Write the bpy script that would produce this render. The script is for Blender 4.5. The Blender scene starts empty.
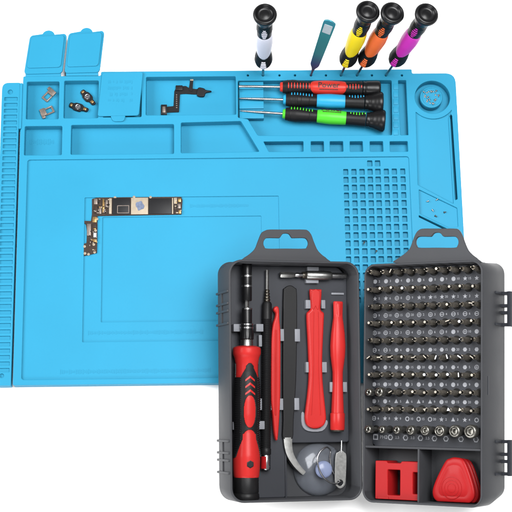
import bpy, bmesh, math, random
from mathutils import Vector, Matrix
R = math.radians
S = 0.001                      # everything below is written in millimetres
T = 12.0                       # height of the mat's top face above the table
scene = bpy.context.scene
COL = scene.collection
rnd = random.Random(7)

# ------------------------------------------------------------------ camera
ELEV, YAW, ROLL, F = R(74.174013), R(-3.76813999), R(3.05864448), 1526.926
_ce, _se = math.cos(ELEV), math.sin(ELEV)
_back = Vector((math.sin(YAW)*_ce, -math.cos(YAW)*_ce, _se))
_right = Vector((math.cos(YAW), math.sin(YAW), 0))
_up = _back.cross(_right)
CR = math.cos(ROLL)*_right + math.sin(ROLL)*_up
CU = -math.sin(ROLL)*_right + math.cos(ROLL)*_up
CB = _back
CAM = CB*F + Vector((0, 0, T))

def ray(px, py):
    return (CR*(px-256) + CU*(256-py) - CB*F).normalized()

class Frame:
    """a plane's local axes u, v, w with an origin (mm)"""
    def __init__(s, o, u, v, w):
        s.o, s.u, s.v, s.w = Vector(o), Vector(u), Vector(v), Vector(w)
    def at(s, px, py, w=0.0):
        d = ray(px, py); q = CAM - s.o
        t = (w - q.dot(s.w)) / d.dot(s.w)
        p = q + d*t
        return p.dot(s.u), p.dot(s.v)
    def world(s, p):
        return s.o + s.u*p[0] + s.v*p[1] + s.w*p[2]
    def matrix(s, p=(0, 0, 0)):
        m = Matrix((s.u, s.v, s.w)).transposed().to_4x4()
        m.translation = s.world(p)*S
        return m
MAT = Frame((0, 0, 0), (1, 0, 0), (0, 1, 0), (0, 0, 1))
def mp(px, py, z=T):
    return MAT.at(px, py, z)

# ------------------------------------------------------------------ materials
def mat(name, col, rough=.5, metal=0.0, spec=.5, var=.06, scale=60, bump=0.0, bscale=900, coat=0.0, trans=0.0, ior=1.45):
    m = bpy.data.materials.new(name); m.use_nodes = True
    nt = m.node_tree; b = nt.nodes['Principled BSDF']
    L = nt.links.new
    tc = nt.nodes.new('ShaderNodeTexCoord')
    n = nt.nodes.new('ShaderNodeTexNoise'); n.inputs['Scale'].default_value = scale; n.inputs['Detail'].default_value = 5
    L(tc.outputs['Object'], n.inputs['Vector'])
    hsv = nt.nodes.new('ShaderNodeHueSaturation'); hsv.inputs['Color'].default_value = (*col, 1)
    mr = nt.nodes.new('ShaderNodeMapRange'); mr.inputs['To Min'].default_value = 1-var; mr.inputs['To Max'].default_value = 1+var
    L(n.outputs['Fac'], mr.inputs['Value']); L(mr.outputs['Result'], hsv.inputs['Value'])
    L(hsv.outputs['Color'], b.inputs['Base Color'])
    r2 = nt.nodes.new('ShaderNodeMapRange'); r2.inputs['To Min'].default_value = max(.02, rough-.08); r2.inputs['To Max'].default_value = min(1, rough+.08)
    L(n.outputs['Fac'], r2.inputs['Value']); L(r2.outputs['Result'], b.inputs['Roughness'])
    b.inputs['Metallic'].default_value = metal
    b.inputs['Specular IOR Level'].default_value = spec
    b.inputs['Coat Weight'].default_value = coat
    b.inputs['Transmission Weight'].default_value = trans
    b.inputs['IOR'].default_value = ior
    if bump:
        n2 = nt.nodes.new('ShaderNodeTexNoise'); n2.inputs['Scale'].default_value = bscale; n2.inputs['Detail'].default_value = 3
        L(tc.outputs['Object'], n2.inputs['Vector'])
        bp = nt.nodes.new('ShaderNodeBump'); bp.inputs['Strength'].default_value = bump; bp.inputs['Distance'].default_value = .0004
        L(n2.outputs['Fac'], bp.inputs['Height']); L(bp.outputs['Normal'], b.inputs['Normal'])
    return m

M = dict(
    floor=mat('white_table', (.86, .86, .86), .6, spec=.2, var=.01),
    blue=mat('blue_silicone', (.016, .172, .285), .46, spec=.11, var=.07, scale=14, bump=.16, bscale=1300),
    grey=mat('grey_case_plastic', (.0285, .0295, .0325), .45, spec=.10, var=.10, scale=40, bump=.16, bscale=1800),
    slate=mat('dark_insert_plastic', (.0185, .0200, .0245), .48, spec=.16, var=.1, scale=40, bump=.12, bscale=1800),
    clip=mat('pale_grey_clip', (.13, .135, .15), .5, spec=.2, var=.05),
    black=mat('black_rubber', (.0055, .0055, .006), .45, spec=.16, var=.15, bump=.12, bscale=2500),
    gloss=mat('black_gloss_plastic', (.004, .004, .0045), .32, spec=.26, var=.03),
    darkmetal=mat('blackened_steel', (.045, .040, .033), .36, metal=.75, spec=.4, var=.25),
    bitsteel=mat('grey_bit_steel', (.19, .172, .145), .34, metal=.8, spec=.4, var=.5, scale=500),
    hole=mat('hole_darkness_black', (.0025, .0025, .0025), .5, spec=.1, var=.1),  # near-black colour for the darkness inside the bit holes
    socketsteel=mat('worn_socket_steel', (.16, .155, .14), .34, metal=.9, var=.6, scale=900),
    gun=mat('gunmetal', (.11, .10, .085), .34, metal=1, var=.35, scale=900),
    steel=mat('bright_steel', (.28, .28, .285), .26, metal=1, var=.12, scale=300),
    satin=mat('satin_steel', (.205, .205, .20), .36, metal=1, var=.16, scale=400),
    brass=mat('worn_bit_steel', (.15, .135, .11), .34, metal=1, var=.4, scale=900),
    red=mat('red_plastic', (.205, .006, .007), .33, spec=.11, var=.06, scale=30, bump=.06, bscale=1500),
    coral=mat('coral_red_plastic', (.275, .0125, .0115), .32, spec=.14, var=.06, scale=30, bump=.06, bscale=1500),
    redband=mat('red_band', (0.34, 0.018, 0.011), .38, spec=.22, var=.05),
    bluband=mat('sky_blue_band', (0.012, 0.2, 0.36), .38, spec=.22, var=.05),
    green=mat('green_band', (0.045, 0.34, 0.018), .38, spec=.22, var=.05),
    white=mat('white_band', (0.42, 0.42, 0.48), .38, spec=.22, var=.05),
    yellow=mat('yellow_band', (0.56, 0.42, 0.006), .38, spec=.22, var=.05),
    orange=mat('orange_band', (0.54, 0.1, 0.022), .38, spec=.22, var=.05),
    purple=mat('magenta_band', (0.38, 0.02, 0.29), .38, spec=.22, var=.05),
    ink=mat('black_ink', (.03, .006, .005), .6),
    print=mat('pale_print', (.18, .185, .20), .6, spec=.1, var=.35, scale=500),
    label=mat('pale_label', (.30, .33, .35), .5, spec=.2, var=.15, scale=300),
    board=mat('circuit_board', (.022, .013, .009), .5, spec=.2, var=.5, scale=500, bump=.2),
    chip=mat('black_chip', (.005, .005, .006), .45, spec=.2, var=.15),
    gold=mat('gold_contact', (.24, .15, .06), .35, metal=.9, var=.3, scale=700),
    cream=mat('cream_shield', (.24, .20, .15), .5, metal=.2, spec=.2, var=.25, scale=250),
    smear=mat('grey_paste', (.085, .105, .16), .5, spec=.2, var=.6, scale=500),
    bronze=mat('grey_bracket', (.14, .115, .10), .4, metal=.6, spec=.3, var=.3, scale=300),
    clear=mat('clear_vinyl', (.86, .91, 1.0), .13, spec=.5, var=.0, trans=.955, ior=1.25),
    bluish=mat('milky_blue_vinyl', (.24, .28, .42), .2, spec=.4, var=.05, trans=.5, ior=1.3),
    lens=mat('glass_lens', (.02, .02, .03), .1, spec=.8),
)
def iris_mat():
    m = mat('heat_tinted_steel', (.1, .2, .2), .36, metal=.55, var=.05)
    nt = m.node_tree; b = nt.nodes['Principled BSDF']
    tc = nt.nodes.new('ShaderNodeTexCoord'); sp = nt.nodes.new('ShaderNodeSeparateXYZ')
    nt.links.new(tc.outputs['Generated'], sp.inputs[0])
    cr = nt.nodes.new('ShaderNodeValToRGB'); e = cr.color_ramp.elements
    e[0].position = 0; e[0].color = (.03, .05, .08, 1); e[1].position = 1; e[1].color = (.05, .22, .27, 1)
    for p, c in ((.14, (.10, .06, .09, 1)), (.27, (.05, .08, .20, 1)), (.45, (.05, .22, .24, 1)), (.8, (.05, .23, .23, 1))):
        k = e.new(p); k.color = c
    nt.links.new(sp.outputs['X'], cr.inputs['Fac']); nt.links.new(cr.outputs['Color'], b.inputs['Base Color'])
    return m
M['iris'] = iris_mat()

# ------------------------------------------------------------------ mesh helpers
def rr(x0, x1, y0, y1, r, n=7):
    r = min(r, (x1-x0)/2-1e-4, (y1-y0)/2-1e-4)
    out = []
    for cx, cy, a in ((x1-r, y1-r, 0), (x0+r, y1-r, 90), (x0+r, y0+r, 180), (x1-r, y0+r, 270)):
        for i in range(n+1):
            t = R(a+90*i/n); out.append((cx+r*math.cos(t), cy+r*math.sin(t)))
    return out
def circ(cx, cy, r, n=40, a0=0):
    return [(cx+r*math.cos(2*math.pi*i/n+a0), cy+r*math.sin(2*math.pi*i/n+a0)) for i in range(n)]
def smooth_poly(P, k=6, closed=True):
    n = len(P); out = []
    for i in range(n if closed else n-1):
        p0, p1, p2, p3 = [P[(i+j) % n] if closed else P[max(0, min(n-1, i+j))] for j in (-1, 0, 1, 2)]
        for s in range(k):
            t = s/k
            out.append(tuple(.5*((2*p1[c])+(-p0[c]+p2[c])*t+(2*p0[c]-5*p1[c]+4*p2[c]-p3[c])*t*t+(-p0[c]+3*p1[c]-3*p2[c]+p3[c])*t**3) for c in range(len(p1))))
    if not closed: out.append(tuple(P[-1]))
    return out
def round_poly(P, r, n=5):
    """polygon with its corners filleted"""
    out = []
    m = len(P)
    for i in range(m):
        a, b, c = Vector(P[i-1][:2]), Vector(P[i][:2]), Vector(P[(i+1) % m][:2])
        d1 = (a-b); d2 = (c-b)
        k = min(r, d1.length*.45, d2.length*.45)
        p1 = b+d1.normalized()*k; p2 = b+d2.normalized()*k
        for s in range(n+1):
            t = s/n
            q = p1*(1-t)**2 + b*2*t*(1-t) + p2*t*t
            out.append((q.x, q.y))
    return out

class G:
    def __init__(s):
        s.v = []; s.f = []; s.caps = set()
    def add(s, vs, fs, k=0):
        o = len(s.v); s.v += [tuple(p) for p in vs]; s.f += [tuple(i+o for i in f) for f in fs]
        return s
    def box(s, x0, x1, y0, y1, z0, z1, b=.3, m=None):
        bm = bmesh.new(); bmesh.ops.create_cube(bm, size=1)
        for v in bm.verts:
            v.co = Vector(((x0+x1)/2+v.co.x*(x1-x0), (y0+y1)/2+v.co.y*(y1-y0), (z0+z1)/2+v.co.z*(z1-z0)))
        if b:
            b = min(b, .45*min(x1-x0, y1-y0, z1-z0))
            bmesh.ops.bevel(bm, geom=list(bm.edges), offset=b, segments=2, affect='EDGES', profile=.6)
        bm.verts.index_update()
        vs = [(m @ v.co) if m else v.co.copy() for v in bm.verts]; fs = [[v.index for v in f.verts] for f in bm.faces]
        bm.free()
        return s.add(vs, fs)
    def loft(s, loops, cap0=True, cap1=True, closed=True):
        vs = [p for l in loops for p in l]; n = len(loops[0]); fs = []
        for i in range(len(loops)-1):
            for j in range(n if closed else n-1):
                a = i*n+j; b = i*n+(j+1) % n
                fs.append((a, b, b+n, a+n))
        if cap0: fs.append(tuple(range(n))[::-1])
        if cap1: fs.append(tuple((len(loops)-1)*n+j for j in range(n)))
        return s.add(vs, fs)
    def lathe(s, prof, p0, d, up=(0, 0, 1), n=32, fn=None, tshift=None, cap=True):
        p0 = Vector(p0); d = Vector(d).normalized(); up = Vector(up)
        up = (up - d*up.dot(d)).normalized(); sd = d.cross(up)
        loops = []
        for i, (t, r) in enumerate(prof):
            l = []
            for j in range(n):
                a = 2*math.pi*j/n
                q = max(r, 1e-3)*(fn(t, a) if fn else 1); tt = t+(tshift(i/(len(prof)-1), a) if tshift else 0)
                l.append(p0 + d*tt + (up*math.cos(a)+sd*math.sin(a))*q)
            loops.append(l)
        return s.loft(loops, cap, cap)
    def tube(s, path, r, n=10, closed=False):
        P = [Vector(p) for p in path]; loops = []; m = len(P)
        ref = None
        for i in range(m):
            t = ((P[(i+1) % m]-P[i-1]) if closed else (P[min(i+1, m-1)]-P[max(i-1, 0)])).normalized()
            if ref is None: ref = t.orthogonal()
            ref = (ref - t*ref.dot(t)).normalized(); b = t.cross(ref)
            rad = r(i/(m-1)) if callable(r) else r
            loops.append([P[i]+(ref*math.cos(2*math.pi*j/n)+b*math.sin(2*math.pi*j/n))*rad for j in range(n)])
        if closed: loops.append(loops[0])
        return s.loft(loops, not closed, not closed)
    def flat(s, polys, z0, z1, b=.3, res=2, m=None):
        """filled outline(s) with holes, extruded from z0 to z1 with rounded edges"""
        cu = bpy.data.curves.new('t', 'CURVE'); cu.dimensions = '2D'; cu.fill_mode = 'BOTH'
        b = min(b, (z1-z0)/2*.98)
        cu.extrude = (z1-z0)/2-b; cu.bevel_depth = b; cu.bevel_resolution = res; cu.offset = -b
        for P in polys:
            sp = cu.splines.new('POLY'); sp.points.add(len(P)-1); sp.use_cyclic_u = True
            for q, p in zip(sp.points, P): q.co = (p[0], p[1], 0, 1)
        return s._curve(cu, (z0+z1)/2, m)
    def text(s, txt, size, h, m, align='CENTER'):
        cu = bpy.data.curves.new('t', 'FONT'); cu.body = txt; cu.size = size; cu.extrude = h; cu.align_x = align; cu.align_y = 'CENTER'
        cu.resolution_u = 3; cu.offset = size*.012
        return s._curve(cu, 0, m)
    def _curve(s, cu, dz, m):
        o = bpy.data.objects.new('t', cu); COL.objects.link(o)
        bpy.context.view_layer.update()
        me = bpy.data.meshes.new_from_object(o.evaluated_get(bpy.context.evaluated_depsgraph_get()))
        vs = [Vector((v.co.x, v.co.y, v.co.z+dz)) for v in me.vertices]
        if m: vs = [m @ v for v in vs]
        n0 = len(s.f)
        s.add(vs, [tuple(p.vertices) for p in me.polygons])
        s.caps |= {n0+p.index for p in me.polygons if abs(p.normal.z) > .9995}
        bpy.data.objects.remove(o); bpy.data.curves.remove(cu); bpy.data.meshes.remove(me)
        return s
    def mesh(s, name, off=(0, 0, 0), ang=38):
        me = bpy.data.meshes.new(name); o = Vector(off)
        me.from_pydata([(Vector(p)-o)*S for p in s.v], [], s.f)
        for p in me.polygons: p.use_smooth = p.index not in s.caps
        me.validate()
        bm = bmesh.new(); bm.from_mesh(me)
        bmesh.ops.remove_doubles(bm, verts=bm.verts, dist=2e-7)
        bmesh.ops.recalc_face_normals(bm, faces=bm.faces); bm.to_mesh(me); bm.free()
        sm = [p.use_smooth for p in me.polygons]
        me.set_sharp_from_angle(angle=R(ang))
        me.polygons.foreach_set('use_smooth', sm)
        return me

def tag(o, label=None, cat=None, group=None, kind=None):
    if label: o['label'] = label
    if cat: o['category'] = cat
    if group: o['group'] = group
    if kind: o['kind'] = kind
    return o
class Thing:
    """an Empty at the thing's base; parts are meshes in the same local frame"""
    def __init__(s, name, label, cat, frame=MAT, o=(0, 0, 0), group=None):
        s.e = bpy.data.objects.new(name, None); s.e.empty_display_size = .005; COL.objects.link(s.e)
        s.o = Vector(o); s.e.matrix_world = frame.matrix(o); tag(s.e, label, cat, group)
    def part(s, name, g, m, parent=None, ang=38, label=None):
        p = bpy.data.objects.new(name, g.mesh(name, s.o, ang)); p.data.materials.append(M[m]); COL.objects.link(p)
        p.parent = parent or s.e
        if label: p['label'] = label
        return p
def single(name, g, m, label, cat, frame=MAT, o=(0, 0, 0), group=None, kind=None):
    p = bpy.data.objects.new(name, g.mesh(name, o)); p.data.materials.append(M[m]); COL.objects.link(p)
    p.matrix_world = frame.matrix(o)
    return tag(p, label, cat, group, kind)

# ------------------------------------------------------------------ table
g = G(); g.add([(-4000, -4000, 0), (4000, -4000, 0), (4000, 4000, 0), (-4000, 4000, 0)], [(0, 1, 2, 3)])
tag(single('floor', g, 'floor', None, None), kind='structure')

# ------------------------------------------------------------------ repair mat
def mrect(x0, y0, x1, y1, r=1.2, z=T):
    a, b, c, d = mp(x0, y0, z), mp(x1, y0, z), mp(x1, y1, z), mp(x0, y1, z)
    return rr((a[0]+d[0])/2, (b[0]+c[0])/2, (c[1]+d[1])/2, (a[1]+b[1])/2, r, 4)
def mpoly(P, r=0, z=T):
    Q = [mp(x, y, z) for x, y in P]
    return round_poly(Q, r) if r else Q

YF = -128.5; XL = -239.0; XR = 209.6
yt = mp(300, 70)[1]; yr = mp(430, 73.2)[1]; xs = mp(412, 73)[0]; xb = mp(22.5, 100)[0]; yl = mp(60, 76)[1]
x3 = mp(101, 72)[0]
def outline(k):
    P = [(XL+k, YF+k), (XR-k, YF+k), (XR-k, yr-k), (xs-k, yr-k), (xs-k, yt-k), (x3+k, yt-k), (x3+k, yl-k), (xb+k, yl-k), (xb+k, mp(22, 128)[1]), (XL+k, mp(22, 130)[1])]
    out = []
    for i, p in enumerate(P):
        r = {1: 10, 2: 11}.get(i, 1.6)
        out += round_poly([P[i-1], p, P[(i+1) % len(P)]], r)[6:12]
    return out
deep = [mrect(26.5, 81.5, 59, 119), mrect(64, 80.5, 98.5, 118), mrect(103, 79, 141.5, 117), mrect(146, 76.5, 236, 114.8),
        mrect(24.5, 126, 62, 155), mrect(71, 124.5, 174, 154),
        mpoly([(181, 122.5), (241, 121), (259.5, 151.5), (181, 153)], 1.5),
        mpoly([(238, 80.5), (391.6, 80), (392.2, 135), (258, 135.5), (248, 119), (238, 117.5)], 1.5),
        mrect(399.3, 80, 407.3, 135, .8),
        mpoly([(263.5, 141.5), (303.5, 141.2), (303.5, 151.5), (269, 151.7)], 1)]
for a, b in ((311, 324), (330, 343.3), (350, 363), (370, 383.3), (390, 408)):
    deep.append(mrect(a, 141.2, b, 151.5, .8))
cw = mp(432.5, 97); ringR = (mp(450, 97)[0]-mp(415, 97)[0])/2
deep.append(circ(cw[0], cw[1], ringR, 56))
deep.append(mpoly([(450, 114), (452.2, 115.2), (457.7, 199), (455.2, 200)], 1))
deep.append(mpoly([(419, 215.2), (447, 228.5), (446, 230.2), (419, 217)], .5))
HOLES = [248, 263, 279.5, 295, 311, 326, 341, 357, 372, 386, 402]
holes = [circ(*mp(x, 75.2), 1.15, 14) for x in HOLES]
colx = [(345, 350), (353.2, 358.3), (361.3, 366.6), (369.5, 374.7), (377.3, 382.7), (386, 391), (394, 399.2), (402.6, 407.6)]
cells = []
for i in range(17):
    for j, (a, b) in enumerate(colx):
        x0, x1 = mp(a, 220)[0], mp(b, 220)[0]
        y0 = mp(375, 168.2)[1]-i*8.42
        cells.append(rr(x0, x1, y0-6.3, y0, .7, 3))
for j in (3, 4):
    a, b = colx[j]; y0 = mp(375, 159.8)[1]; cells.append(rr(mp(a, 220)[0], mp(b, 220)[0], y0-6.3, y0, .7, 3))
mx0 = mp(21.5, 378)[0]; mx1 = mp(409, 160)[0]; my1 = mp(250, 157.8)[1]; my0 = YF+5.5
main = rr(mx0, mx1, my0, my1, 2.5)
of = rr(mp(82.8, 300)[0], mp(279.3, 230)[0], mp(150, 341)[1], mp(200, 196)[1], .8)
inf = rr(mp(101, 300)[0], mp(261.5, 230)[0], mp(150, 321)[1], mp(200, 215.5)[1], .8)
arc = []
for i in range(13):
    t = R(222+i*8.5); arc.append((cw[0]+24*math.cos(t), cw[1]+24*math.sin(t)))
pan = round_poly(arc + [mp(448.5, 118), mp(453.6, 203.5), mp(418, 184.8)], .8)
pan2 = mpoly([(419, 189.5), (457.2, 208), (458.2, 226.5), (449, 227.6), (420, 213.6)], .8)
XSL = mp(22.5, 100)[0]
tm = Thing('repair_mat', 'large sky blue silicone repair mat with compartments lying flat on the white table', 'repair mat', MAT, (0, 0, 0))
g = G()
g.flat([outline(.35)], 0, 1.8, .3)
g.flat([outline(.3)] + deep + holes, 1.5, 6.2, .25)
g.flat([outline(.25)] + deep + holes + cells, 5.95, 8.0, .25)
g.flat([outline(.2)] + deep + holes + cells + [inf], 7.75, 9.0, .25)
g.flat([outline(.15)] + deep + holes + cells + [of], 8.75, 10.2, .25)
g.flat([outline(0)] + deep + holes + [main, pan, pan2], 9.9, T, .6)
# comb rests for the screwdriver shafts, ridges between the two slots
a = mp(239, 81); b = mp(264, 117)
for y0, y1 in ((81, 88.2), (91, 97.8), (100.6, 107.8), (110.8, 117.5)):
    g.box(a[0], b[0], mp(250, y1)[1], mp(250, y0)[1], 3.2, 9.6, .5)
g.box(a[0], b[0], mp(250, 117.3)[1], mp(250, 81.2)[1], 3.2, 7.4, .3)
for i in range(7):
    y = 84+i*7.6; p = mp(393.2, y); q = mp(398.4, y+5.6)
    g.box(p[0], q[0], q[1], p[1], 11.4, 12.7, .4)
# raised scale marks along the working area
def ticks(px0, px1, py, z, step, h):
    x0, y = mp(px0, py, z); x1, _ = mp(px1, py, z); n = int((x1-x0)/step)
    for i in range(n):
        x = x0+i*step; k = rnd.choice((.5, .7, 1.0, .8))*h
        g.box(x, x+step*.42, y-k/2, y+k/2, z-.2, z+.25, 0)
ticks(88, 205, 333, 9.0, 1.7, 4.2); ticks(60, 212, 372, 10.2, 1.7, 4.4); ticks(190, 250, 206, 9.0, 1.7, 3.6)
ticks(30, 56, 142, 1.8, 1.8, 6)
tm.part('mat_body', g, 'blue')
# ruler strip along the left edge
g = G()
rx0, rx1 = -259.0, XL-1.9
y1 = mp(12, 82.3)[1]; y0 = YF
P = []
O = [(rx0, y0), (rx1, y0), (rx1, y1), (rx0, y1)]
for i, p in enumerate(O):
    P += round_poly([O[i-1], p, O[(i+1) % 4]], {0: 6, 3: 7}.get(i, 1))[6:12]
g.flat([rr(rx1-1.2, xb-.25, mp(20, 128.2)[1], y1-.4, 1)], 0, 10.9, .5)
sl = []
yy = mp(12, 96.8)[1]; yend = mp(5, 368)[1]
while yy > yend:
    sl.append(rr(rx0+2.8, rx1-1.8, yy-4.0, yy, .5, 3)); yy -= 6.45
sl += [circ(rx0+8.6, mp(12, 91.6)[1], 2.6, 20), circ(rx0+9, mp(4, 375.5)[1], 2.2, 20)]
g.flat([P], 0, 9.5, .4)
g.flat([P] + sl, 9.1, 11.2, .28)
tm.part('ruler_strip', g, 'blue')
# compartment lids
def lid(P, z, tilt, th=2.4, name='lid', tab=None, sunk=True):
    """P: four pixel corners (bl, br, tr, tl)"""
    Q = [Vector((*mp(x, y, z), 0)) for x, y in P]
    def bil(s, t): return (Q[0]*(1-s)+Q[1]*s)*(1-t)+(Q[3]*(1-s)+Q[2]*s)*t
    out = []
    for p in rr(0, 1, 0, 1, .09, 5): out.append(tuple(bil(*p))[:2])
    if tab:
        c = bil(.5, 1); t = tab
        k = [(p[0], p[1]) for p in [tuple(c+Vector((6.4*math.cos(R(a)), 5.6*math.sin(R(a))-.9, 0)))[:2] for a in range(8, 173, 12)]]
        i = max(range(len(out)), key=lambda i: out[i][1]+out[i][0]*.2)
        top = [p for p in rr(0, 1, 0, 1, .09, 5)]
        out = [tuple(bil(*p))[:2] for p in top[:6]] + k + [tuple(bil(*p))[:2] for p in top[6:]]
    inn = [tuple(bil(*p))[:2] for p in rr(.05, .95, .14, .955, .09, 5)]
    g = G()
    g.flat([out], 0, th, .5)
    g.flat([inn], th-.4, th+1.3, .7)
    hy = min(q.y for q in Q); 
    piv = Vector((0, hy, z)); rot = Matrix.Rotation(tilt, 4, 'X')
    g.v = [tuple(rot @ (Vector(p)-Vector((0, hy, 0))) + piv) for p in g.v]
    # living hinge joining the lid to the mat
    a, b = Q[0], Q[1]
    g.box(min(a.x, b.x)+1.5, max(a.x, b.x)-1.5, hy-2.5, hy+2.2, z-.8, z+1.0, .5)
    return tm.part('lid', g, 'blue')
lid([(24.2, 75), (62.5, 74), (67, 34), (30.2, 35.8)], 10.6, R(-1.5), tab=1)
lid([(64.6, 74), (99.8, 73), (104.6, 31), (68.6, 33.5)], 10.6, R(-1.5), tab=1)
# the shut lid
g = G()
P = mpoly([(97.5, 116.3), (139, 115.3), (143.3, 71.5), (102, 72.5)], 3, T+2)
g.flat([P], T-.3, T+2.2, .8)
Q = mpoly([(110, 115), (126, 114.8), (124, 121.5), (113, 121.7)], 3, T+1)
g.flat([Q], T-.2, T+1.6, .6)
for k in range(4):
    x0, y = mp(108, 82+k*6.2, T+2.2)
    for i in range(15):
        if rnd.random() < .75: g.box(x0+i*1.7, x0+i*1.7+.9, y-1.6*rnd.random()-.5, y+1.6, T+1.9, T+2.4, 0)
tm.part('lid', g, 'blue', label='shut lid with a pull tab')
# magnetic screw dish
g = G(); dc = mp(431.4, 97); dr = 11.6
g.lathe([(3.3, dr), (11.0, dr), (11.6, dr-.5), (11.7, dr-1.6), (11.1, dr-2.1), (11.0, .01)], (dc[0], dc[1], 0), (0, 0, 1), (0, 1, 0), 48)
tm.part('screw_dish', g, 'blue')

# ------------------------------------------------------------------ tiny screws
gh = G(); gh.lathe([(0, .01), (0, .9), (.5, .9), (.8, .5), (.8, .01)], (0, 0, 0), (0, 0, 1), (0, 1, 0), 12)
scr_me = gh.mesh('screw'); scr_me.materials.append(M['satin'])
gh = G(); gh.lathe([(0, .01), (.35, .45), (2.0, .5), (2.0, .95), (2.7, .95), (2.9, .7), (2.9, .01)], (0, 0, .9), (1, .1, 0), (0, 0, 1), 12)
scl_me = gh.mesh('lying_screw'); scl_me.materials.append(M['satin'])
scd_me = scl_me.copy(); scd_me.materials[0] = M['darkmetal']
def screw(me, x, y, z, rz, label, group=None):
    o = bpy.data.objects.new('tiny_screw', me); COL.objects.link(o)
    o.matrix_world = Matrix.Translation(Vector((x, y, z))*S) @ Matrix.Rotation(rz, 4, 'Z')
    tag(o, label, 'screw', group)
for i in range(22):
    a = 2*math.pi*i/22+rnd.uniform(-.08, .08); rad = rnd.choice((5.2, 6.6, 7.6))
    screw(scr_me if i % 3 else scl_me, dc[0]+rad*math.cos(a), dc[1]+rad*math.sin(a), 11.05, rnd.uniform(0, 6), 'tiny silver screw in the ring of screws on the round blue dish', 'screws on the round dish')
for px, py, me, rz, lb in ((426, 202, scl_me, .2, 'tiny silver screw at the left of the loose screws on the blue mat'),
                       (435.5, 200.8, scl_me, .5, 'tiny silver screw, uppermost of the loose screws in the slanted mat recess'),
                       (433.5, 212, scl_me, 2.0, 'tiny silver screw in the middle of the loose screws in the slanted recess'),
                       (446.3, 212, scd_me, 3.3, 'tiny dark screw at the right of the loose screws in the slanted recess'),
                       (437, 217.3, scd_me, 2.4, 'tiny dark screw, lowest of the loose screws in the slanted recess')):
    x, y = mp(px, py, 10.2); screw(me, x, y, 10.2, rz, lb)
for px, py, lb in ((375.5, 253, 'tiny dark screw lying on the cell grid just left of the right hanging tab'), (363.3, 244.5, 'tiny dark screw on the cell grid, farther left of the right hanging tab')):
    x, y = mp(px, py, 10.2); screw(scd_me, x, y, 10.2, 1.0, lb)

# ------------------------------------------------------------------ little phone parts in the compartments
def bracket(px, py, rz, label):
    x, y = mp(px, py, 4); f = Frame((x, y, 1.8), (math.cos(rz), math.sin(rz), 0), (-math.sin(rz), math.cos(rz), 0), (0, 0, 1))
    t = Thing('metal_bracket', label, 'bracket', f)
    g = G(); g.flat([round_poly([(-6, -4), (6, -4), (6, 4), (-6, 4)], 1), rr(-4, 2.2, -2.2, 2.4, .6)], 0, 1.6, .3)
    t.part('frame', g, 'bronze')
    g = G(); g.box(2.4, 8, -4.4, 3.6, .6, 3.2, .5); g.box(5, 8.4, -1, 6.0, .4, 2.4, .4); t.part('connector_block', g, 'bronze')
    g = G(); g.box(-5.2, 2.0, -3.6, -2.8, 1.5, 2.3, .2); t.part('bent_rim', g, 'satin')
bracket(48, 95.5, R(48), 'small grey metal bracket, upper one in the left open mat compartment')
bracket(48, 110.5, R(205), 'small brownish metal bracket, lower one in the left open mat compartment')
def camera_module(px, py, rz, label):
    x, y = mp(px, py, 4); f = Frame((x, y, 1.8), (math.cos(rz), math.sin(rz), 0), (-math.sin(rz), math.cos(rz), 0), (0, 0, 1))
    t = Thing('camera_module', label, 'phone part', f)
    g = G(); g.flat([smooth_poly([(-9, -2), (-5, -3), (-3, -4.2), (3, -4.2), (5, -2.4), (10, -2.2), (11, 1.6), (6, 2.4), (3, 4.2), (-3, 4.2), (-5, 3), (-9, 2.4)], 3)], 0, 2.4, .5)
    t.part('housing', g, 'chip')
    g = G(); g.lathe([(0, 3.0), (3.2, 3.0), (3.6, 2.5), (3.5, 1.9), (2.9, 1.7), (2.9, .01)], (0, 0, 0), (0, 0, 1), (0, 1, 0), 24); r = t.part('lens_ring', g, 'steel')
    g = G(); g.lathe([(2.8, 1.3), (3.3, 1.2), (3.6, .7), (3.7, .01)], (0, 0, 0), (0, 0, 1), (0, 1, 0), 20); t.part('lens', g, 'lens', r)
    g = G(); g.box(6, 9, -1.4, 1.2, 2.0, 3.2, .3); g.box(-8.4, -6.2, -1.4, 1.4, 2.0, 3.0, .3); t.part('contact_pad', g, 'gold')
camera_module(87.5, 96.8, R(-48), 'small black camera module with silver ring, upper one in its blue compartment')
camera_module(78, 107, R(-18), 'small black camera module with silver ring, lower one in its blue compartment')
# flex cable
def dn(g): g.v = [(p[0], p[1], p[2]-1.6) for p in g.v]
fx = lambda px, py: mp(px, py, 3.0)
t = Thing('flex_cable', 'black flexible ribbon cable with tiny connectors in the long blue compartment', 'cable', MAT, (*fx(178, 100), 1.8))
g = G()
g.flat([mpoly([(164, 106.5), (173.5, 105.5), (174.3, 90.5), (177, 85.8), (186, 85.4), (189, 87.5), (196, 88.5), (203, 87.5), (203.5, 92.5), (195, 93.8), (186, 93.2), (180, 93.5), (179, 111.5), (164.5, 112)], .8, 4.4)], 3.4, 4.6, .2)
g.flat([mpoly([(188.5, 90), (190.2, 79.8), (193.2, 80), (192.4, 91)], .5, 4.8)], 3.5, 5.2, .2)
dn(g); t.part('ribbon', g, 'black')
g = G(); a = fx(161, 115); b = fx(167, 105); g.box(a[0], b[0], a[1], b[1], 3.5, 6.2, .4); dn(g); c1 = t.part('connector', g, 'chip')
g = G(); g.box(a[0]+1.6, b[0]-1.6, a[1]+2, b[1]-2.4, 5.9, 6.7, .2); dn(g); t.part('contact', g, 'bronze', c1)
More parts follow.
